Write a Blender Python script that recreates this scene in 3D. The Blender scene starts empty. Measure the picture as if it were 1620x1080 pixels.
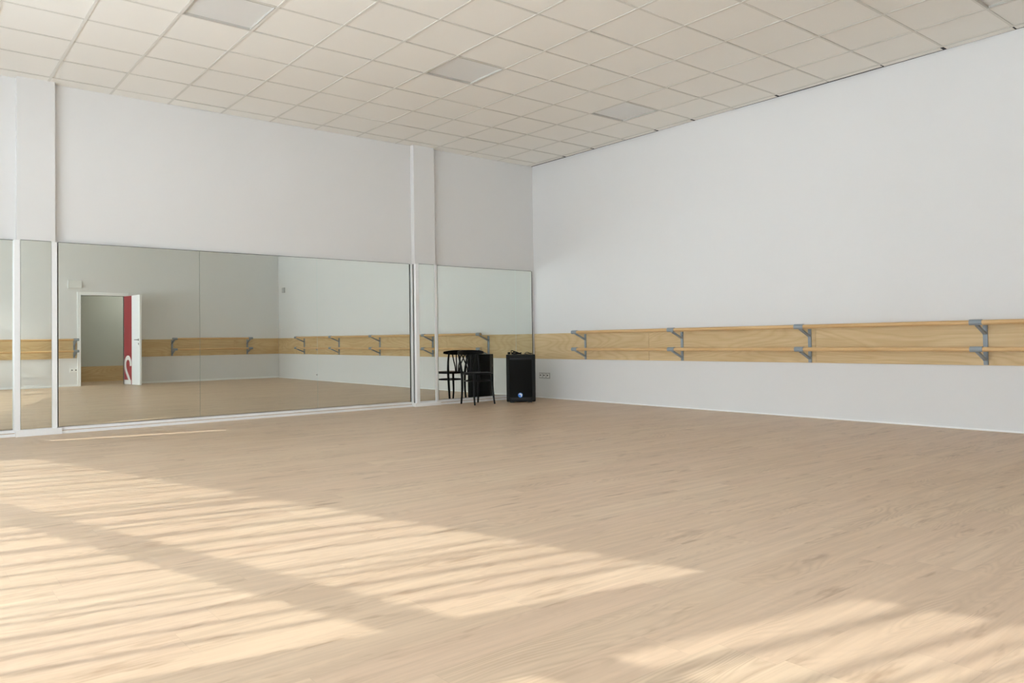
import bpy, bmesh, math, random
from mathutils import Vector, Matrix
R = math.radians
C = bpy.context.scene.collection
sc = bpy.context.scene

# ------------------------------------------------------------------ camera
CAM = Vector((-8.005, -9.324, 0.906))
YAW, PITCH, ROLL = 0.6804, 0.01984, 0.01389
_f = Vector((math.sin(YAW)*math.cos(PITCH), math.cos(YAW)*math.cos(PITCH), math.sin(PITCH)))
_r = Vector((math.cos(YAW), -math.sin(YAW), 0)); _d = _f.cross(_r)
_r2 = _r*math.cos(ROLL) + _d*math.sin(ROLL); _d2 = -_r*math.sin(ROLL) + _d*math.cos(ROLL)
cd = bpy.data.cameras.new('camera'); cam = bpy.data.objects.new('camera', cd); C.objects.link(cam)
cd.sensor_width = 36; cd.lens = 36*1218.43/1620; cd.shift_y = -25.7/1620; cd.clip_start = .05
m = Matrix(((_r2.x, -_d2.x, -_f.x, CAM.x), (_r2.y, -_d2.y, -_f.y, CAM.y), (_r2.z, -_d2.z, -_f.z, CAM.z), (0, 0, 0, 1)))
cam.matrix_world = m
sc.camera = cam

# ------------------------------------------------------------------ light
w = bpy.data.worlds.new('sky'); sc.world = w; w.use_nodes = True
SUN_DIR = Vector((1, -0.22, -0.8)).normalized()
bg = w.node_tree.nodes['Background']; bg.inputs[0].default_value = (0.89, 0.97, 1.07, 1)
# hazy sky, brighter around the sun
_n, _l = w.node_tree.nodes, w.node_tree.links
_tc = _n.new('ShaderNodeTexCoord'); _dp = _n.new('ShaderNodeVectorMath'); _dp.operation = 'DOT_PRODUCT'; _dp.inputs[1].default_value = -SUN_DIR
_l.new(_tc.outputs['Generated'], _dp.inputs[0])
def _wm(op, a, b):
    x = _n.new('ShaderNodeMath'); x.operation = op
    for i, v in enumerate((a, b)):
        if isinstance(v, (int, float)): x.inputs[i].default_value = v
        else: _l.new(v, x.inputs[i])
    return x.outputs[0]
_g = _wm('POWER', _wm('MAXIMUM', _dp.outputs['Value'], 0.0), 4.0)
_sx = _n.new('ShaderNodeSeparateXYZ'); _l.new(_tc.outputs['Generated'], _sx.inputs[0])
_cr = _n.new('ShaderNodeValToRGB'); _l.new(_wm('ADD', _wm('MULTIPLY', _sx.outputs[2], .5), .5), _cr.inputs[0])
_st = ((.0, 1.45), (.47, 1.45), (.50, .75), (.58, .72), (.66, 1.0), (.73, 1.0), (.83, .30))   # pale ground, buildings opposite, hazy sky, dimmer zenith
while len(_cr.color_ramp.elements) < len(_st): _cr.color_ramp.elements.new(.5)
for e, (p_, v_) in zip(_cr.color_ramp.elements, _st): e.position = p_; e.color = (v_/2, v_/2, v_/2, 1)
_l.new(_wm('MULTIPLY', _wm('MULTIPLY', _wm('ADD', _wm('MULTIPLY', _g, .6), 0.9), _cr.outputs[0]), 30.0), bg.inputs[1])
sd = bpy.data.lights.new('sun', 'SUN'); sd.energy = 5.3; sd.angle = R(0.65); sd.color = (1.0, .985, .93)
so = bpy.data.objects.new('sun', sd); C.objects.link(so); so.location = (-14, 1.5, 8)
so.rotation_euler = SUN_DIR.to_track_quat('-Z', 'Y').to_euler()
sc.view_settings.view_transform = 'Standard'; sc.view_settings.look = 'None'
sc.view_settings.gamma = 1; sc.view_settings.use_curve_mapping = False
sc.view_settings.exposure = 0.06
sc.cycles.max_bounces = 14; sc.cycles.diffuse_bounces = 8; sc.cycles.glossy_bounces = 6
sc.cycles.use_denoising = True
sc.cycles.sample_clamp_indirect = 12
sc.cycles.blur_glossy = 0.2

# ------------------------------------------------------------------ materials
def mat(name, col, rough=.6, metal=0, spec=.5, bump=None):
    M = bpy.data.materials.new(name); M.use_nodes = True
    b = M.node_tree.nodes['Principled BSDF']
    b.inputs['Base Color'].default_value = (*col, 1); b.inputs['Roughness'].default_value = rough
    b.inputs['Metallic'].default_value = metal; b.inputs['Specular IOR Level'].default_value = spec
    if bump:
        nt = M.node_tree; tc = nt.nodes.new('ShaderNodeTexCoord'); n = nt.nodes.new('ShaderNodeTexNoise')
        n.inputs['Scale'].default_value = bump[0]; n.inputs['Detail'].default_value = 3
        nt.links.new(tc.outputs['Object'], n.inputs['Vector'])
        bp = nt.nodes.new('ShaderNodeBump'); bp.inputs['Strength'].default_value = bump[1]; bp.inputs['Distance'].default_value = bump[2]
        nt.links.new(n.outputs['Fac'], bp.inputs['Height']); nt.links.new(bp.outputs['Normal'], b.inputs['Normal'])
    return M

class NT:
    def __init__(s, nt): s.nt = nt
    def n(s, t, **k):
        x = s.nt.nodes.new(t)
        for a, v in k.items(): setattr(x, a, v)
        return x
    def m(s, op, a, b=None, c=None):
        x = s.n('ShaderNodeMath', operation=op)
        for i, v in enumerate((a, b, c)):
            if v is None: continue
            if isinstance(v, (int, float)): x.inputs[i].default_value = v
            else: s.nt.links.new(v, x.inputs[i])
        return x.outputs[0]
    def xyz(s, a, b, c):
        x = s.n('ShaderNodeCombineXYZ')
        for i, v in enumerate((a, b, c)):
            if isinstance(v, (int, float)): x.inputs[i].default_value = v
            else: s.nt.links.new(v, x.inputs[i])
        return x.outputs[0]
    def noise(s, v, scale=1, detail=2, rough=.5, dist=0):
        x = s.n('ShaderNodeTexNoise'); x.inputs['Scale'].default_value = scale; x.inputs['Detail'].default_value = detail
        x.inputs['Roughness'].default_value = rough; x.inputs['Distortion'].default_value = dist
        s.nt.links.new(v, x.inputs['Vector']); return x.outputs['Fac']
    def ramp(s, v, stops):
        x = s.n('ShaderNodeValToRGB'); cr = x.color_ramp
        while len(cr.elements) < len(stops): cr.elements.new(.5)
        for e, (p, c) in zip(cr.elements, stops):
            e.position = p; e.color = (*c, 1) if len(c) == 3 else c
        s.nt.links.new(v, x.inputs[0]); return x.outputs[0]
    def mix(s, f, a, b, mode='MIX'):
        x = s.n('ShaderNodeMix', data_type='RGBA', blend_type=mode)
        for sock, v in ((x.inputs[0], f), (x.inputs[6], a), (x.inputs[7], b)):
            if isinstance(v, (int, float)): sock.default_value = v
            elif isinstance(v, tuple): sock.default_value = (*v, 1)
            else: s.nt.links.new(v, sock)
        return x.outputs[2]

def pane_mat():  # window glass with an added tint that dims daylight against the open slit
    M = bpy.data.materials.new('dimming_glazing'); M.use_nodes = True; nt = M.node_tree; nt.nodes.clear()
    o = nt.nodes.new('ShaderNodeOutputMaterial'); t = nt.nodes.new('ShaderNodeBsdfTransparent'); t.inputs[0].default_value = (.50, .515, .51, 1)
    g = nt.nodes.new('ShaderNodeBsdfGlossy'); g.inputs['Roughness'].default_value = .02; x = nt.nodes.new('ShaderNodeMixShader'); x.inputs[0].default_value = .06
    nt.links.new(t.outputs[0], x.inputs[1]); nt.links.new(g.outputs[0], x.inputs[2]); nt.links.new(x.outputs[0], o.inputs[0]); return M

def floor_mat():
    M = bpy.data.materials.new('oak_laminate'); M.use_nodes = True
    g = NT(M.node_tree); b = M.node_tree.nodes['Principled BSDF']; L = M.node_tree.links
    tc = g.n('ShaderNodeTexCoord'); sp = g.n('ShaderNodeSeparateXYZ'); L.new(tc.outputs['Object'], sp.inputs[0])
    x, y = sp.outputs[0], sp.outputs[1]
    W, LN = .193, 1.29
    rowf = g.m('DIVIDE', y, W); row = g.m('FLOOR', rowf)
    wn = g.n('ShaderNodeTexWhiteNoise', noise_dimensions='1D'); L.new(row, wn.inputs['W'])
    xs = g.m('ADD', x, g.m('MULTIPLY', wn.outputs['Value'], LN)); colf = g.m('DIVIDE', xs, LN); col = g.m('FLOOR', colf)
    wi = g.n('ShaderNodeTexWhiteNoise', noise_dimensions='2D'); L.new(g.xyz(row, col, 0), wi.inputs['Vector'])
    rid = wi.outputs['Value']
    wj = g.n('ShaderNodeTexWhiteNoise', noise_dimensions='2D'); L.new(g.xyz(g.m('ADD', row, 7.3), col, 0), wj.inputs['Vector'])
    off = g.m('MULTIPLY', rid, 40)
    # cathedral contour grain
    field = g.noise(g.xyz(g.m('ADD', g.m('MULTIPLY', x, 1.15), off), g.m('MULTIPLY', y, 5.5), off), 1, 1.2, .45, .25)
    rings = g.m('ABSOLUTE', g.m('SUBTRACT', g.m('FRACT', g.m('MULTIPLY', field, 26)), .5))
    grain = g.ramp(rings, [(0, (0, 0, 0)), (.28, (.7, .7, .7)), (.5, (1, 1, 1))])
    gate = g.ramp(g.noise(g.xyz(g.m('ADD', g.m('MULTIPLY', x, 1.0), g.m('MULTIPLY', off, 1.7)), g.m('MULTIPLY', y, 4), off), 1, 2), [(.50, (0, 0, 0)), (.68, (1, 1, 1))])
    fine = g.noise(g.xyz(g.m('ADD', g.m('MULTIPLY', x, 5), off), g.m('MULTIPLY', y, 150), off), 1, 3, .6)
    streak = g.noise(g.xyz(g.m('ADD', g.m('MULTIPLY', x, 1.3), off), g.m('MULTIPLY', y, 26), off), 1, 4, .6)
    kn = g.noise(g.xyz(g.m('ADD', g.m('MULTIPLY', x, 3.0), off), g.m('MULTIPLY', y, 13), g.m('MULTIPLY', off, 2)), 1, 3, .6)
    knot = g.ramp(kn, [(.60, (0, 0, 0)), (.74, (1, 1, 1))])
    base = g.mix(rid, (.685, .530, .370), (.640, .475, .325))
    base = g.mix(wj.outputs['Value'], base, g.mix(.35, base, (.66, .47, .345)))
    c = g.mix(g.m('MULTIPLY', g.m('SUBTRACT', 1, grain), g.m('ADD', .10, g.m('MULTIPLY', gate, .55))), base, (.40, .275, .175))
    c = g.mix(g.ramp(streak, [(.36, (.42, .42, .42)), (.62, (0, 0, 0))]), c, (.41, .29, .195))
    c = g.mix(g.m('MULTIPLY', knot, .7), c, (.31, .19, .11))
    c = g.mix(g.m('MULTIPLY', fine, .22), c, (.66, .53, .40))
    # seams
    fy = g.m('FRACT', rowf); ey = g.m('LESS_THAN', g.m('MINIMUM', fy, g.m('SUBTRACT', 1, fy)), .006)
    fx = g.m('FRACT', colf); ex = g.m('LESS_THAN', g.m('MINIMUM', fx, g.m('SUBTRACT', 1, fx)), .0008)
    seam = g.m('MAXIMUM', ey, ex)
    c = g.mix(g.m('MULTIPLY', seam, .14), c, (.22, .14, .09))
    L.new(c, b.inputs['Base Color'])
    L.new(g.m('ADD', .34, g.m('MULTIPLY', fine, .08)), b.inputs['Roughness'])
    b.inputs['Specular IOR Level'].default_value = .26
    bp = g.n('ShaderNodeBump'); bp.inputs['Strength'].default_value = .12; bp.inputs['Distance'].default_value = .002
    L.new(g.m('SUBTRACT', fine, seam), bp.inputs['Height']); L.new(bp.outputs[0], b.inputs['Normal'])
    return M

def wood_mat(name, axis, light, dark, rings=20, su=.55, sv=3.2, amt=.45, rough=.5, seed=0):
    """pine plywood with cathedral grain running along object axis (0 x / 1 y); v is z."""
    M = bpy.data.materials.new(name); M.use_nodes = True
    g = NT(M.node_tree); b = M.node_tree.nodes['Principled BSDF']; L = M.node_tree.links
    tc = g.n('ShaderNodeTexCoord'); sp = g.n('ShaderNodeSeparateXYZ'); L.new(tc.outputs['Object'], sp.inputs[0])
    oi = g.n('ShaderNodeObjectInfo')
    u = sp.outputs[axis]; v = sp.outputs[2]; o = g.m('ADD', g.m('MULTIPLY', oi.outputs['Random'], 30), seed)
    field = g.noise(g.xyz(g.m('ADD', g.m('MULTIPLY', u, su), o), g.m('MULTIPLY', v, sv), o), 1, 1.5, .45, .4)
    rg = g.m('ABSOLUTE', g.m('SUBTRACT', g.m('FRACT', g.m('MULTIPLY', field, rings)), .5))
    gr = g.ramp(rg, [(0, (1, 1, 1)), (.22, (.35, .35, .35)), (.5, (0, 0, 0))])
    fine = g.noise(g.xyz(g.m('ADD', g.m('MULTIPLY', u, 2.2), o), g.m('MULTIPLY', v, 70), o), 1, 4, .6)
    broad = g.noise(g.xyz(g.m('ADD', g.m('MULTIPLY', u, .8), o), g.m('MULTIPLY', v, 5), o), 1, 2, .5)
    c = g.mix(g.m('MULTIPLY', gr, amt), light, dark)
    c = g.mix(g.ramp(fine, [(.35, (.35, .35, .35)), (.62, (0, 0, 0))]), c, dark)
    c = g.mix(g.ramp(broad, [(.35, (.35, .35, .35)), (.65, (0, 0, 0))]), c, dark)
    L.new(c, b.inputs['Base Color']); b.inputs['Roughness'].default_value = rough
    b.inputs['Specular IOR Level'].default_value = .35
    return M

WHITE = mat('white_wall_paint', (.745, .742, .735), .85, spec=.2, bump=(25, .10, .002))
TRIMW = mat('white_gloss_trim', (.86, .87, .87), .4)
TILE = mat('ceiling_tile', (.88, .865, .82), .95, spec=.1, bump=(120, .3, .002))
BAR = mat('ceiling_grid_bar', (.74, .725, .68), .9, spec=.1)
FRAMEG = mat('light_frame_shaded', (.50, .49, .45), .7)  # grey darkened for the shade on the recessed inner sides
GAPD = mat('shadow_gap_grey', (.09, .10, .09), .7)
TAN = mat('tan_groove', (.50, .36, .24), .6)  # tan line in the groove between the two rail tiers
DARK = mat('plenum_dark', (.02, .02, .02), .9)
DIFF = mat('light_diffuser', (.77, .77, .755), .35)
FLOOR = floor_mat(); PANE = pane_mat()
PLY_Y = wood_mat('pine_ply_right', 1, (.71, .54, .31), (.50, .335, .155))
PLY_X = wood_mat('pine_ply_front', 0, (.71, .54, .31), (.50, .335, .155), seed=3)
RAIL_Y = wood_mat('pine_rail_right', 1, (.74, .51, .26), (.54, .32, .135), rings=5, su=.8, sv=9, amt=.5, rough=.35)
RAIL_X = wood_mat('pine_rail_front', 0, (.74, .51, .26), (.54, .32, .135), rings=5, su=.8, sv=9, amt=.5, rough=.35)
STEEL = mat('grey_painted_steel', (.27, .315, .35), .42, spec=.5)
STEELD = mat('steel_hardware', (.5, .5, .5), .3, 1)
SHADOWGAP = mat('mirror_backing_shadow', (.14, .15, .14), .8)
GLASSEDGE = mat('glass_edge', (.62, .80, .73), .15)
MIR = mat('mirror_silver', (.785, .82, .775), 0.0, 1)
BLACKW = mat('black_lacquer', (.006, .006, .006), .4, spec=.15)
BLACKP = mat('black_plastic', (.005, .005, .005), .55, spec=.25, bump=(300, .2, .001))
GRILLE = mat('speaker_grille', (.007, .007, .0065), .8, spec=.15)
GREYP = mat('dark_grey_plastic', (.018, .018, .019), .5, spec=.3)
BLUE = mat('blue_badge', (.03, .22, .75), .3)
WHITEP = mat('white_plastic', (.80, .80, .78), .35)
GREYPL = mat('socket_plate', (.44, .44, .43), .4)
HOLE = mat('socket_hole', (.03, .03, .03), .6)
RED = mat('red_vinyl', (.36, .055, .06), .4)
SAGE = mat('corridor_paint', (.56, .59, .54), .8)
PAVE = mat('pale_paving', (.76, .75, .72), .9, bump=(3, .2, .01))

# ------------------------------------------------------------------ mesh helpers
class MB:
    def __init__(s): s.bm = bmesh.new(); s.mi = 0
    def _f(s, vs):
        try:
            f = s.bm.faces.new(vs); f.material_index = s.mi; return f
        except ValueError: return None
    def hexa(s, p):
        v = [s.bm.verts.new(q) for q in p]
        for q in ((3, 2, 1, 0), (4, 5, 6, 7), (0, 1, 5, 4), (1, 2, 6, 5), (2, 3, 7, 6), (3, 0, 4, 7)): s._f([v[i] for i in q])
    def box(s, x0, y0, z0, x1, y1, z1):
        x0, x1 = sorted((x0, x1)); y0, y1 = sorted((y0, y1)); z0, z1 = sorted((z0, z1))
        s.hexa([(x0, y0, z0), (x1, y0, z0), (x1, y1, z0), (x0, y1, z0), (x0, y0, z1), (x1, y0, z1), (x1, y1, z1), (x0, y1, z1)])
        return s
    def prism(s, poly, z0, z1):
        a = sum(poly[i][0]*poly[(i+1) % len(poly)][1]-poly[(i+1) % len(poly)][0]*poly[i][1] for i in range(len(poly)))
        if a < 0: poly = poly[::-1]
        lo = [s.bm.verts.new((x, y, z0)) for x, y in poly]; hi = [s.bm.verts.new((x, y, z1)) for x, y in poly]
        s._f(lo[::-1]); s._f(hi); n = len(poly)
        for i in range(n): s._f([lo[i], lo[(i+1) % n], hi[(i+1) % n], hi[i]])
        return s
    def bar(s, a, b, w, t, up=(0, 0, 1)):
        a, b = Vector(a), Vector(b); d = (b-a).normalized(); u = Vector(up); sdir = d.cross(u)
        if sdir.length < 1e-4: sdir = d.cross(Vector((1, 0, 0)))
        sdir.normalize(); u = sdir.cross(d).normalized()
        pts = [a+sdir*x*w/2+u*y*t/2 for x, y in ((-1, -1), (1, -1), (1, 1), (-1, 1))]
        q = [p+(b-a) for p in pts]
        s.hexa([*pts, *q]); return s
    def tube(s, pts, r, n=12, closed=False, flat=1.0):
        pts = [Vector(p) for p in pts]; N = len(pts); rs = r if isinstance(r, (list, tuple)) else [r]*N
        rings = []; prev = None
        for i, p in enumerate(pts):
            if closed: t = (pts[(i+1) % N]-pts[i-1]).normalized()
            else: t = (pts[min(i+1, N-1)]-pts[max(i-1, 0)]).normalized()
            if prev is None:
                u = Vector((0, 0, 1)) if abs(t.z) < .9 else Vector((1, 0, 0))
            else: u = prev
            u = (u-t*u.dot(t)).normalized(); prev = u; v = t.cross(u)
            rings.append([s.bm.verts.new(p+(u*math.cos(a)+v*math.sin(a)*flat)*rs[i]) for a in [2*math.pi*k/n for k in range(n)]])
        for i in range(N if closed else N-1):
            A, B = rings[i], rings[(i+1) % N]
            for k in range(n): s._f([A[k], A[(k+1) % n], B[(k+1) % n], B[k]])
        if not closed: s._f(rings[0][::-1]); s._f(rings[-1])
        return s
    def cyl(s, a, b, r, n=20): return s.tube([a, b], r, n)
    def build(s, name, mats, parent=None, smooth=False, bevel=0):
        bmesh.ops.recalc_face_normals(s.bm, faces=s.bm.faces[:])
        me = bpy.data.meshes.new(name); s.bm.to_mesh(me); s.bm.free()
        for m_ in (mats if isinstance(mats, (list, tuple)) else [mats]): me.materials.append(m_)
        o = bpy.data.objects.new(name, me); C.objects.link(o)
        if smooth:
            for p in me.polygons: p.use_smooth = True
            try: me.set_sharp_from_angle(angle=R(40))
            except Exception: pass
        if bevel:
            b = o.modifiers.new('b', 'BEVEL'); b.width = bevel; b.segments = 2; b.limit_method = 'ANGLE'
        if parent: o.parent = parent
        return o
def struct(o): o['kind'] = 'structure'; return o
def empty(name, loc=(0, 0, 0), rz=0):
    o = bpy.data.objects.new(name, None); C.objects.link(o); o.location = loc; o.rotation_euler = (0, 0, rz); o.empty_display_size = .1; return o
def tag(o, label, cat, group=None):
    o['label'] = label; o['category'] = cat
    if group: o['group'] = group
    return o
def spline(pts, n=8):
    P = [Vector(p) for p in pts]; out = []
    for i in range(len(P)-1):
        p0, p1, p2, p3 = P[max(i-1, 0)], P[i], P[i+1], P[min(i+2, len(P)-1)]
        for k in range(n):
            t = k/n
            out.append(.5*((2*p1)+(p2-p0)*t+(2*p0-5*p1+4*p2-p3)*t*t+(3*p1-p0-3*p2+p3)*t**3))
    out.append(P[-1]); return out

H = 3.68           # ceiling height
YB = -9.8          # wall with the door, behind the camera
def FX(y): return -8.19-.28*(y+9.32)      # line of the glazed facade

# ------------------------------------------------------------------ shell
struct(MB().prism([(0.2, 0.2), (0.2, YB), (-2.4, YB), (-2.4, -12.0), (-5.4, -12.0), (-5.4, YB), (FX(YB), YB), (FX(-1.2), -1.2), (-9.2, -1.5), (-9.2, .2)], -.08, 0).build('floor', FLOOR))
struct(MB().box(-9.2, 0, 0, .2, .2, H+.35).build('wall_back', WHITE))
struct(MB().box(0, 0, 0, .2, YB-.2, H+.35).build('wall_right', WHITE))
DX0, DX1, DH = -4.52, -3.63, 1.99      # doorway in the front wall
b = MB(); b.box(0, YB, 0, DX1, YB-.15, H+.35); b.box(DX0, YB, 0, FX(YB)-.3, YB-.15, H+.35); b.box(DX0, YB, DH, DX1, YB-.15, H+.35)
struct(b.build('wall_front', WHITE))
# projecting columns on the mirror wall
COLD = .085
COLS = [(-6.995, -6.652), (-2.272, -1.925)]
for i, (a, c) in enumerate(COLS):
    struct(MB().box(a, 0, 0, c, -COLD, H+.03).build('wall_back_column', WHITE, bevel=.004))
# glazed side: thin end piece, slit and jog added to shape the sunlight, then the slanting facade
b = MB()
sy0, sy1 = -.200, -.116
b.box(-9.2, 0, 0, -9.215, sy1, H+.3); b.box(-9.2, sy0, 0, -9.215, -1.5, H+.3)
b.box(-9.2, sy0, 0, -9.215, sy1, 1.93); b.box(-9.2, sy0, 3.18, -9.215, sy1, H+.3)
b.prism([(-9.2, -1.5), (-9.2, -1.42), (FX(-1.2), -1.12), (FX(-1.2), -1.2)], 0, H+.3)
def seg(mb, y0, y1, z0, z1, t=.12):
    mb.prism([(FX(y0), y0), (FX(y1), y1), (FX(y1)-t, y1), (FX(y0)-t, y0)], z0, z1)
HL = 2.8
seg(b, -1.2, -8.32, HL, H+.3); seg(b, -8.32, YB-.2, 3.55, H+.3)
seg(b, -6.75, -7.17, 0, HL); seg(b, -8.24, -8.40, 0, 3.5); seg(b, -1.2, YB, 0, .12)
struct(b.build('wall_left', WHITE))
def window(n, y0, y1, top, mull, fins, seed):
    w_ = empty('window_%d' % n, (FX(y0), y0, 0))
    w_['kind'] = 'structure'
    M = MB(); seg(M, y0, y1, .12, .17, .06); seg(M, y0, y1, top-.03, top, .06); seg(M, y0, y1, 1.75, 1.89, .06)
    for y in mull: seg(M, y-.025, y+.025, .12, top, .06)
    f = M.build('window_frame', TRIMW); f.parent = w_; f.matrix_parent_inverse = Matrix.Translation((-FX(y0), -y0, 0))
    M = MB(); v = [M.bm.verts.new(p) for p in ((FX(y0)-.03, y0, .15), (FX(y1)-.03, y1, .15), (FX(y1)-.03, y1, top-.02), (FX(y0)-.03, y0, top-.02))]; M._f(v)
    f = M.build('window_pane', PANE); f.parent = w_; f.matrix_parent_inverse = Matrix.Translation((-FX(y0), -y0, 0))
    rnd = random.Random(seed); M = MB(); y = max(y0, y1)+.3; lo = min(y0, y1)
    while y > lo+.05:
        wd = rnd.choice((.020, .026, .032, .042, .055, .024)); 
        cx = FX(y)-.3-rnd.random()*.8
        M.box(cx, y, -.1, cx-.03, y-wd, top+1.6)
        y -= wd+rnd.choice((.04, .06, .09, .12, .17))*rnd.uniform(.8, 1.2)
    f = M.build('outside_bars', STEEL); f['kind'] = 'stuff'; f.parent = w_; f.matrix_parent_inverse = Matrix.Translation((-FX(y0), -y0, 0))
window(1, -1.2, -6.75, HL, (-1.22, -4.1, -6.73), 0, 3)
window(2, -7.17, -8.24, HL, (-7.19, -8.22), 0, 5)
window(3, -8.40, -9.75, 3.5, (-8.42, -9.73), 0, 9)
struct(MB().prism([(FX(2)-2.3, 2), (FX(-11)-2.3, -11), (FX(-11)+.3, -11), (FX(2)+.3, 2)], -.25, -.09).build('ground_outside', PAVE))

# suspended ceiling: tiles, grid bars, plenum lid in one structure mesh
GX, GY, S = .111, .2249, .6
LIGHTS = {(1, 4), (5, 4), (9, 4), (1, 11)}
rnd = random.Random(4)
b = MB(); b.mi = 0
xs = [0]+[-(GX+S*i) for i in range(0, 19)]; ys = [0]+[-(GY+S*j) for j in range(0, 17)]
xs[-1] = max(xs[-1], -11.2)
for i in range(len(xs)-1):
    for j in range(len(ys)-1):
        x1, x0 = xs[i], xs[i+1]; y1, y0 = ys[j], ys[j+1]
        if (i-1, j-1) in LIGHTS: continue
        lim = FX(y1)-.1 if y1 < -1.2 else -9.21
        if x1 < lim+.02: continue
        x0 = max(x0, lim)
        g = .004
        dx = rnd.uniform(-.001, .001)
        if i == 0:      # strip along the right wall: ragged gap against the wall
            gap = .034 if j in (0, 1, 8, 9) else (.012 if j in (5, 6, 11) else .022)
            side = .030 if j in (1, 2, 4, 5, 7, 10, 12) else (.012 if j % 2 else g)
            b.box(x0+g, y0+side, H-.0005, x1-gap, y1-g, H+.002)
        elif j == 0:
            b.box(x0+g, y0+g, H, x1-g, y1-rnd.choice((.002, .006, .012)), H+.012)
        else:
            e = .0045; z = H+.002+rnd.uniform(0, .003)
            t = [rnd.uniform(0, .003) for _ in range(4)]
            X0, X1, Y0, Y1 = x0+g+dx, x1-g+dx, y0+g, y1-g
            b.hexa([(X0, Y0, z+t[0]), (X1, Y0, z+t[1]), (X1, Y1, z+t[2]), (X0, Y1, z+t[3]), (X0, Y0, z+.02), (X1, Y0, z+.02), (X1, Y1, z+.02), (X0, Y1, z+.02)])
b.mi = 1
for x in xs[1:]:
    if x < -9.2: continue
    b.box(x-.012, -.004, H-.0015, x+.012, -GY, H+.002); b.box(x-.012, -GY, H-.0015, x+.012, YB, H+.002)
    b.box(x-.002, 0, H, x+.002, YB, H+.035)
for y in ys[1:]:
    lim = FX(y)-.1 if y < -1.2 else -9.21
    b.box(-GX, y-.011, H-.0008, lim, y+.011, H+.002)
    b.box(-GX, y-.002, H, lim, y+.002, H+.035)
b.mi = 2
b.box(-.0005, 0, H+.0025, -GX+.010, YB, H+.006)  # black sheet behind the edge strip, its colour standing in for shade in the gaps
b.prism([(.1, .2), (.1, YB-.2), (FX(YB-.2)-.1, YB-.2), (FX(-1.2)-.1, -1.2), (-9.22, -1.45), (-9.22, .2)], H+.12, H+.2)
struct(b.build('ceiling', [TILE, BAR, DARK]))

def ceiling_light(i, j, label):
    x1, x0 = -(GX+S*i), -(GX+S*(i+1)); y1, y0 = -(GY+S*j), -(GY+S*(j+1))
    cx, cy = (x0+x1)/2, (y0+y1)/2
    t = empty('ceiling_light', (cx, cy, H)); tag(t, label, 'ceiling light', 'square light panels in the tiled ceiling')
    h = S/2-.006
    M = MB()
    for a in ((-h, -h, h, -h+.014), (-h, h-.014, h, h), (-h, -h+.014, -h+.014, h-.014), (h-.014, -h+.014, h, h-.014)):
        M.box(a[0], a[1], -.001, a[2], a[3], .026)
    M.build('frame', FRAMEG, t)
    MB().box(-h+.014, -h+.014, .017, h-.014, h-.014, .025).build('diffuser', DIFF, t)
ceiling_light(5, 4, 'grey square light panel in the ceiling nearest above the middle of the mirror wall')
ceiling_light(1, 4, 'square light panel in the ceiling near the far right corner of the room')
ceiling_light(9, 4, 'square light panel in the ceiling at the top left of the photo')
ceiling_light(1, 11, 'light panel at the top right edge of the photo beside the right wall')

# baseboards
b = MB(); b.box(0, -.03, 0, -.018, YB, .016); b.mi = 1; b.box(0, -.03, .016, -.008, YB, .033)
struct(b.build('baseboard_right', [TRIMW, WHITE]))
b = MB(); b.box(0, YB, 0, DX1+.07, YB+.012, .042); b.box(DX0-.07, YB, 0, FX(YB), YB+.012, .042)
struct(b.build('baseboard_front', TRIMW))

# ------------------------------------------------------------------ mirrors
T = math.tan
def plane_y(x, x0, y0, psi): return y0+(x-x0)*math.tan(R(psi))
def mirror(x0, x1, ref, psi, th, label, wallz=0, z0=.072, z1=2.0, clips=()):
    """wall mirror between x0 and x1 on a line through ref turned by psi"""
    ya, yb = plane_y(x0, *ref, psi), plane_y(x1, *ref, psi)
    L_ = math.hypot(x1-x0, yb-ya); t = empty('wall_mirror', ((x0+x1)/2, (ya+yb)/2, z0), R(psi)); t.rotation_euler = (R(th), 0, R(psi))
    tag(t, label, 'mirror', 'mirrors along the wall')
    h = z1-z0
    b = MB(); b.mi = 0
    v = [b.bm.verts.new(p) for p in ((-L_/2+.001, 0, 0), (L_/2-.001, 0, 0), (L_/2-.001, 0, h), (-L_/2+.001, 0, h))]
    w2 = [b.bm.verts.new(p) for p in ((-L_/2+.001, .005, 0), (L_/2-.001, .005, 0), (L_/2-.001, .005, h), (-L_/2+.001, .005, h))]
    b._f(v); b.mi = 1; b._f(w2[::-1])
    for i in range(4): b._f([v[i], w2[i], w2[(i+1) % 4], v[(i+1) % 4]])
    b.build('mirror_glass', [MIR, GLASSEDGE], t)
    back = max(.002, min(abs(ya), abs(yb))-.006-abs(wallz)-.001-abs(h*math.sin(R(th))))
    MB().box(-L_/2+.002, .0055, -.0, L_/2-.002, .0055+back, h+.006).build('backing', SHADOWGAP, t)  # dark backing rises above the glass to draw a shadow line along the top
    for cx, cz in clips:
        MB().cyl((cx, 0, cz), (cx, -.003, cz), .008, 10).build('clip', STEELD, t)
    return t
PSI, TH = .65, .12
REF = (-2.3, -.016)
mirror(-9.15, -7.02, (-7.02, -.03), .35, .1, 'mirror cut off by the left edge of the photo, left of the first column', clips=())
mirror(-6.965, -6.69, (-6.8, -COLD-.008), .2, .1, 'narrow mirror on the front of the left column', wallz=COLD)
mirror(-6.625, -5.186, REF, PSI, TH, 'wide mirror right of the left column, reflecting the open door')
mirror(-5.185, -3.716, REF, PSI, TH, 'middle one of the three wide mirrors between the two columns', clips=((.725, .75), (.725, .55-.12)))
mirror(-3.715, -2.322, REF, PSI, TH, 'wide mirror just left of the right column, reflecting brackets and wooden rails')
mirror(-2.21, -1.955, (-2.1, -COLD-.008), .7, .1, 'narrow mirror on the front of the right column', wallz=COLD)
R2 = (-.04, -.012)
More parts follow.
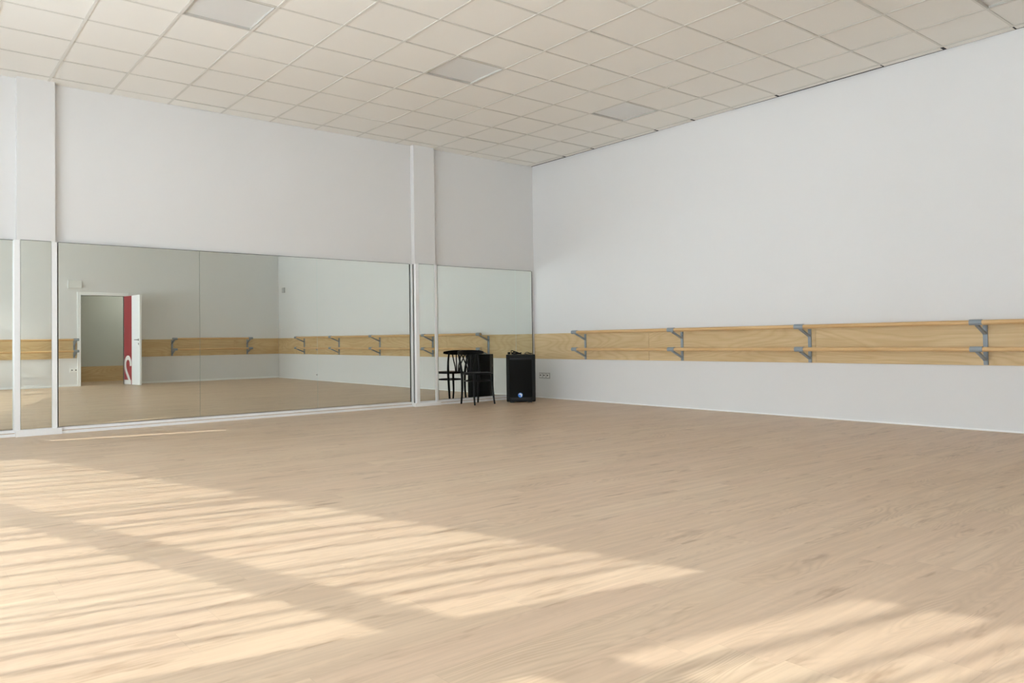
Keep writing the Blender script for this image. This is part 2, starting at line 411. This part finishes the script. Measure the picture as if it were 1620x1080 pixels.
mirror(-1.86, -.40, R2, .8, .1, 'mirror behind the black chair, right of the right column')
mirror(-.398, -.060, R2, .8, .1, 'narrow mirror in the room corner behind the black speaker')

# white trim: floor rails under the mirrors and upright strips
def floor_rail(n, xa, xb, ref, psi, yw=0):
    ya, yb = plane_y(xa, *ref, psi), plane_y(xb, *ref, psi)
    b = MB()
    b.prism([(xa, yw), (xb, yw), (xb, yb-.012), (xa, ya-.012)], .036, .066)
    b.prism([(xa, yw), (xb, yw), (xb, yb-.024), (xa, ya-.024)], 0, .029)
    b.mi = 1; b.prism([(xa, yw), (xb, yw), (xb, yb-.008), (xa, ya-.008)], .029, .036)
    return struct(b.build('trim_%d' % n, [TRIMW, TAN]))
floor_rail(1, -9.18, -7.0, (-7.02, -.03), .35)
floor_rail(2, -6.65, -2.275, REF, PSI)
floor_rail(3, -1.92, -.02, R2, .8)
struct(MB().box(-7.01, 0, 0, -6.60, -COLD-.035, .066).build('trim_4', TRIMW, bevel=.002))
struct(MB().box(-2.30, 0, 0, -1.875, -COLD-.035, .05).build('trim_5', TRIMW, bevel=.002))
def strip(n, x0, x1, y0, y1, z0=.05, z1=2.0, m_=TRIMW):
    return struct(MB().box(x0, y0, z0, x1, y1, z1).build('trim_%d' % n, m_, bevel=.0015))
strip(6, -7.02, -6.968, 0, -COLD-.016)
strip(7, -6.688, -6.640, -COLD, -COLD-.016)
strip(8, -2.298, -2.276, -.001, -.04)
strip(14, -2.319, -2.301, 0, -.012, m_=GAPD)  # dark strip coloured as the shaded gap between mirror and column
strip(15, -2.2755, -2.2722, -.034, -.060, m_=GAPD)  # dark band on the column side, painted as a line of shade
strip(9, -2.268, -2.213, -COLD+.02, -COLD-.016)
strip(10, -1.95, -1.918, -COLD, -COLD-.016)
strip(11, -.057, -.049, 0, -.016, m_=DARK)
strip(12, -1.885, -1.868, 0, -.045)

# ------------------------------------------------------------------ wooden wall panels
PZ0, PZ1 = .612, 1.006
seams = [-.014, -2.389, -4.800, -7.21, YB+.014]
wl = ['wooden panel on the right wall at the room corner beside the speaker', 'second wooden panel along the right wall from the mirror corner',
      'third wooden panel along the right wall, between the third and fourth bracket', 'wooden panel at the far end of the right wall, seen only in the mirror']
for i in range(4):
    o = MB().box(0, seams[i]-.0015, PZ0, -.016, seams[i+1]+.0015, PZ1).build('wood_wall_panel', PLY_Y, bevel=.0015)
    o.location = (-.0, 0, 0); tag(o, wl[i], 'wall panel', 'wooden panels behind the barres')
for (a, c, lb) in ((-.018, -1.16, 'short wooden panel on the door wall next to the corner, seen in the mirror'),
                   (-1.163, -3.55, 'wooden panel on the door wall right of the open door leaf, seen in the mirror'),
                   (-4.60, -7.0, 'wooden panel left of the doorway, seen in the left mirrors')):
    o = MB().box(a, YB, PZ0, c, YB+.016, PZ1).build('wood_wall_panel', PLY_X, bevel=.0015)
    tag(o, lb, 'wall panel', 'wooden panels behind the barres')
o = MB().box(-7.003, YB, PZ0, FX(YB)+.02, YB+.016, PZ1).build('wood_wall_panel', PLY_X)
tag(o, 'wooden panel of the door wall nearest the windows, behind the camera', 'wall panel', 'wooden panels behind the barres')

# ------------------------------------------------------------------ barres: thing > rails, brackets (> arms, clamps)
BZ = (1.014, .766); BO = .235; BR = .0215
def bracket(par, s, rail_end=0):
    """local frame: wall along +X, room side -Y; s = position along the wall"""
    M = MB(); M.box(s-.021, -.016, PZ0+.003, s+.021, -.022, PZ1-.018)
    M.box(s+.017, -.022, PZ0+.003, s+.021, -.03, PZ1-.018)
    for z in (PZ0+.03, PZ0+.2, PZ1-.04): M.cyl((s-.004, -.022, z), (s-.004, -.0255, z), .006, 8)
    br = M.build('bracket', STEEL, par, bevel=.001)
    for z in BZ:
        a = MB(); a.bar((s, -.03, z-.105), (s, -BO+.015, z-.022), .03, .02, (0, 0, 1)); a.cyl((s-.017, -.04, z-.098), (s+.017, -.04, z-.098), .014, 10)
        a.build('arm', STEEL, br, bevel=.001)
        c = MB(); n = 16; ro, ri = .0275, .0225
        for k in range(n):   # open half-shell clamp around the rail
            a0, a1 = R(-70)+2*math.pi*k/n*.86, R(-70)+2*math.pi*(k+1)/n*.86
            P = lambda r, t, x: (x, -BO-r*math.cos(t), z+r*math.sin(t))
            c.hexa([P(ri, a0, s-.053), P(ri, a1, s-.053), P(ro, a1, s-.053), P(ro, a0, s-.053), P(ri, a0, s+.053), P(ri, a1, s+.053), P(ro, a1, s+.053), P(ro, a0, s+.053)])
        c.build('clamp', STEEL, br, smooth=True)
    return br
def barre(name_loc, rz, spots, ends, woodm, label):
    t = empty('ballet_barre', name_loc, rz); tag(t, label, 'ballet barre', 'double wooden barres on the walls')
    for z in BZ:
        MB().tube([(ends[0], -BO, z), (ends[1], -BO, z)], BR, 20).build('wooden_rail', woodm, t, smooth=True)
    for s in spots: bracket(t, s)
    return t
# right wall: local +X runs towards world -Y, local -Y is world -X
barre((0, 0, 0), R(-90), [1.17, 2.952, 4.732, 6.503, 8.27], (1.12, 8.33), RAIL_X, 'double wooden barre on grey brackets along the white right wall')
# front wall: facing +Y; local -Y must be world +Y
barre((0, YB, 0), R(180), [.83, 2.62], (.78, 2.67), RAIL_X, 'short double barre on two brackets between open door and corner, seen in the mirror')
barre((0, YB, 0), R(180), [4.65, 6.43], (4.60, 7.9), RAIL_X, 'double barre left of the doorway, seen in the left mirrors')

# ------------------------------------------------------------------ door and corridor
D = empty('door_1', (DX1, YB, 0)); D['kind'] = 'structure'
b = MB()
for x0, x1 in ((DX0-.07-DX1, DX0-DX1), (0, .07)): b.box(x0, -.16, 0, x1, .018, DH+.07)
b.box(DX0-DX1, -.16, DH, 0, .018, DH+.07)
b.build('door_frame', TRIMW, D, bevel=.003)
leaf_ang = R(82)    # leaf direction in plan: from hinge towards the room
lw = .84
b = MB(); b.box(0, -.02, .008, lw, .02, DH-.005)
leaf = b.build('door_leaf', TRIMW, D, bevel=.002); leaf.location = (-.01, .03, 0); leaf.rotation_euler = (0, 0, leaf_ang)
# red half with white numeral on the outer face (+Y local faces -x world)
MB().box(.012, .0205, .01, .42, .0215, DH-.01).build('red_panel', RED, leaf)
def numeral(par):
    P = spline([(u, v, 0) for u, v in ((-.150, .40), (-.135, .50), (-.06, .575), (.04, .575), (.125, .50), (.135, .39), (.085, .28), (-.02, .16), (-.105, .06))], 8)
    b = MB(); hw = .046; A = []
    for i, p in enumerate(P):
        t = (P[min(i+1, len(P)-1)]-P[max(i-1, 0)]).normalized(); n = Vector((-t.y, t.x, 0)); A.append((p+n*hw, p-n*hw))
    X = lambda u: .215-u
    for (a, c), (d, e) in zip(A[:-1], A[1:]):
        q = [a, c, e, d]
        b.hexa([(X(k.x), .0218, k.y+.02) for k in q]+[(X(k.x), .0228, k.y+.02) for k in q])
    b.box(X(-.17), .0218, .012, X(.19), .0229, .105)
    b.build('numeral', WHITEP, par)
numeral(leaf)
for s in (1, -1):
    hb = MB(); hb.cyl((lw-.06, s*.02, 1.0), (lw-.06, s*.065, 1.0), .011, 12); hb.cyl((lw-.06, s*.02, 1.0), (lw-.06, s*.026, 1.0), .026, 16)
    hb.tube([(lw-.055, s*.06, 1.0), (lw-.18, s*.06, 1.0)], .011, 10)
    hb.cyl((lw-.06, s*.02, .91), (lw-.06, s*.026, .91), .024, 16)
    hb.build('door_handle', STEELD, leaf, smooth=True)
# corridor beyond the doorway
CY = -11.75
b = MB(); b.box(-2.5, CY, 0, -5.3, CY-.1, 2.6)
struct(b.build('wall_corridor', SAGE))
struct(MB().box(-2.45, YB-.15, 0, -2.35, CY-.1, 2.6).build('wall_corridor_right', WHITE))
struct(MB().box(-5.3, YB-.15, 0, -5.4, CY-.1, 2.6).build('wall_corridor_left', WHITE))
struct(MB().box(-2.35, YB-.15, 2.6, -5.4, CY-.1, 2.7).build('ceiling_corridor', WHITE))
b = MB(); b.box(-2.46, CY, 0, -3.2, CY+.02, .37); b.box(-3.203, CY, 0, -5.29, CY+.02, .37)
struct(b.build('baseboard_corridor', PLY_X, bevel=.002))
struct(MB().box(-4.33, CY, .37, -4.345, CY+.006, 2.6).build('trim_13', GREYPL))
t = empty('corridor_fill_lamp', (-3.0, -10.9, 2.6)); tag(t, 'unseen round lamp added to light the corridor beyond the doorway', 'lamp')  # lamp added out of view to brighten the corridor
EM = mat('fill_lamp_glow', (1, 1, 1)); EM.node_tree.nodes['Principled BSDF'].inputs['Emission Color'].default_value = (1, .96, .9, 1); EM.node_tree.nodes['Principled BSDF'].inputs['Emission Strength'].default_value = 30
MB().cyl((0, 0, 0), (0, 0, -.03), .19, 24).build('base', WHITEP, t); MB().cyl((0, 0, -.03), (0, 0, -.07), .17, 24).build('shade', EM, t)

# small wall fittings
def plate(name, label, cat, loc, axis, w_, h_, holes=0, single=False, m_=WHITEP, d=.012):
    t = empty(name, loc, axis); tag(t, label, cat)
    MB().box(-w_/2, 0, -h_/2, w_/2, -d, h_/2).build('cover', m_, t, bevel=.002)
    for k in range(holes):
        cx = (k-(holes-1)/2)*w_/max(holes, 1)
        MB().box(cx-.03, -d, -.028, cx+.03, -d-.001, .028).build('insert', WHITEP, t)
        M = MB(); M.cyl((cx-.006, -d-.001, .004), (cx-.006, -d-.002, .004), .014, 12); M.build('socket_hole', HOLE, t)
    return t
plate('wall_socket', 'triple socket low on the right wall beside the speaker', 'socket', (0, -.235, .35), R(-90), .25, .092, 3, m_=GREYPL)
plate('wall_socket', 'double socket low on the wall left of the doorway, seen in the mirror', 'socket', (-4.66, YB, .35), R(180), .15, .085, 2)
plate('emergency_light_box', 'pale box high on the wall left of the doorway, seen in the mirror', 'wall box', (-4.64, YB, 2.22), R(180), .26, .17, d=.05)
plate('wall_thermostat', 'small white box on the right wall near the far corner, seen in the mirror', 'thermostat', (0, -9.47, 2.22), R(-90), .13, .13, m_=GREYPL, d=.03)

# ------------------------------------------------------------------ speaker
def speaker():
    t = empty('loudspeaker', (-.82, -.635, 0))   # local -Y looks at the camera side
    t.rotation_euler = (0, 0, R(-39.5))
    tag(t, 'black loudspeaker standing on the floor in the corner with cables on top', 'speaker')
    W, Hh = .425, .70
    # cabinet with tapered rear
    b = MB(); b.prism([(-W/2, .03), (W/2, .03), (W/2, .15), (.14, .34), (-.14, .34), (-W/2, .15)], .012, Hh-.004)
    b.build('cabinet', BLACKP, t, bevel=.008)
    b = MB(); z0, z1 = .014, Hh
    b.box(-W/2, 0, z0+.02, -W/2+.05, .03, z1); b.box(W/2-.05, 0, z0+.02, W/2, .03, z1)
    b.box(-W/2+.05, -.004, z1-.045, W/2-.05, .03, z1)
    b.box(-W/2+.05, -.004, z0, W/2-.05, .03, z0+.05)
    b.build('front_frame', BLACKP, t, bevel=.006)
    b = MB(); n = 10
    pr = [(-W/2+.05+(W-.1)*k/n, .004-.018*math.sin(math.pi*k/n)) for k in range(n+1)]
    b.prism(pr+[(W/2-.05, .03), (-W/2+.05, .03)], z0+.052, z1-.047)
    b.build('grille', GRILLE, t, smooth=True)
    b = MB(); b.prism([(x, y-.004) for x, y in pr]+[(W/2-.05, .02), (-W/2+.05, .02)], z1-.075, z1-.047); b.build('upper_trim', GREYP, t, smooth=True)
    b = MB(); b.prism([(x, y-.004) for x, y in pr]+[(W/2-.05, .02), (-W/2+.05, .02)], z0+.03, z0+.058); b.build('lower_trim', GREYP, t, smooth=True)
    for x in (-.16, .10):
        MB().box(x, .0, 0, x+.06, .05, .016).build('foot', HOLE, t)
    for x in (-.12, .06):
        MB().box(x, .22, 0, x+.06, .3, .016).build('foot', HOLE, t)
    lg = MB().cyl((-.01, -.012, .108), (-.01, -.022, .108), .034, 24).build('badge', BLUE, t)
    b = MB()   # white swept mark on the blue badge
    for poly in ([(-.028, .014), (0, .028), (.026, .012), (.02, -.02), (.008, -.028), (.006, .002), (-.006, .008)],):
        lo = [b.bm.verts.new((x-.01, -.0235, z+.108)) for x, z in poly]; hi = [b.bm.verts.new((x-.01, -.0218, z+.108)) for x, z in poly]
        b._f(lo); b._f(hi[::-1])
        for i in range(len(poly)): b._f([lo[i], lo[(i+1) % len(poly)], hi[(i+1) % len(poly)], hi[i]])
    b.build('badge_mark', WHITEP, lg)
    MB().box(-.06, .335, .5, .06, .347, .53).build('rear_handle', GREYP, t)
    MB().box(-.08, .335, .14, .08, .345, .40).build('rear_input_panel', GREYP, t)
    return t
sp = speaker()
def cable(label, seed, cx, n, r, amp):
    rnd = random.Random(seed); pts = []
    for k in range(n):
        a = k*1.35+rnd.random(); 
        pts.append((cx+amp*math.cos(a)*(.6+.5*rnd.random()), .12+.075*math.sin(a), .703+r+ (0 if k % 3 else rnd.random()*.05)))
    o = MB().tube(spline(pts, 8), r, 8).build('cable', BLACKP, smooth=True)
    o.matrix_world = Matrix.Translation(sp.location) @ Matrix.Rotation(sp.rotation_euler.z, 4, 'Z')
    return tag(o, label, 'cable', 'cables piled on the speaker')
cable('looped black cable on the left of the speaker top', 2, -.055, 15, .0065, .085)
cable('flat black cable trailing to the right of the speaker top', 8, .115, 7, .005, .05)
o = MB().box(-.19, .10, .701, -.15, .15, .735).build('cable_plug', BLACKP, bevel=.004)
o.matrix_world = Matrix.Translation(sp.location) @ Matrix.Rotation(sp.rotation_euler.z, 4, 'Z')
tag(o, 'black plug at the left end of the cables on the speaker', 'plug')

# ------------------------------------------------------------------ bentwood chair
def chair():
    t = empty('bentwood_chair', (-1.415, -.36, 0), 0)   # local -Y = front
    tag(t, 'black bentwood chair with curved backrest standing against the mirror', 'chair')
    SH = .455
    n = 40; poly = []
    for k in range(n):
        a = 2*math.pi*k/n; c, s = math.cos(a), math.sin(a); e = 2.6
        x = math.copysign(abs(c)**(2/e), c); y = math.copysign(abs(s)**(2/e), s)
        wx = .205 if y < 0 else .205-.03*y
        poly.append((x*wx, y*.195))
    b = MB(); b.prism(poly, SH-.03, SH-.006); b.prism([(x*.93, y*.93) for x, y in poly], SH-.006, SH)
    b.build('seat', BLACKW, t, smooth=True, bevel=.004)
    for s, bx in ((-1, -.170), (1, .170)):
        P = spline([(bx*.93, -.150, SH-.02), (bx*.95, -.153, .3), (bx, -.16, .15), (bx*1.04, -.185, .0)], 6)
        MB().tube(P, [.0185-.0065*i/(len(P)-1) for i in range(len(P))], 12).build('leg', BLACKW, t, smooth=True)
    for s in (-1, 1):
        P = spline([(s*.150, .185, 0), (s*.147, .162, .2), (s*.155, .155, SH-.02), (s*.168, .175, .6), (s*.175, .21, .735)], 6)
        N = len(P)
        MB().tube(P, [.0125+.006*math.sin(math.pi*min(1, i/(N*.55))*.5) if i < N*.55 else .017-.005*(i-N*.55)/(N*.45) for i in range(N)], 12).build('rear_leg', BLACKW, t, smooth=True)
    # stretcher ring
    ring = [(x*.86, y*.86, .335) for x, y in poly]
    MB().tube(ring, .0085, 8, closed=True).build('stretcher', BLACKW, t, smooth=True)
    # crest: wide curved board swept round the back
    b = MB(); n = 22; F = []
    for k in range(n+1):
        u = -1+2*k/n; x = .228*u; y = .225-.085*u*u; hh = .040*(1-.55*abs(u)**3); zc = .742+.004*(1-u*u)
        F.append([b.bm.verts.new(p) for p in ((x, y-.009, zc-hh), (x, y+.009, zc-hh), (x, y+.016, zc+hh*.75), (x, y-.001, zc+hh*.75))])
    for A, B in zip(F[:-1], F[1:]):
        for i in range(4): b._f([A[i], A[(i+1) % 4], B[(i+1) % 4], B[i]])
    b._f(F[0][::-1]); b._f(F[-1]); b.build('crest_rail', BLACKW, t, smooth=True, bevel=.003)
    # fanning curved spindles
    for x0, xm, x1 in ((-.035, -.045, -.115), (-.018, -.018, -.045), (.018, .018, .045), (.035, .045, .115)):
        P = spline([(x0, .178, SH-.01), (xm, .180, .53), (xm+(x1-xm)*.5, .193, .62), (x1, .212, .715)], 6)
        MB().tube(P, .009, 10).build('back_spindle', BLACKW, t, smooth=True)
    return t
chair()
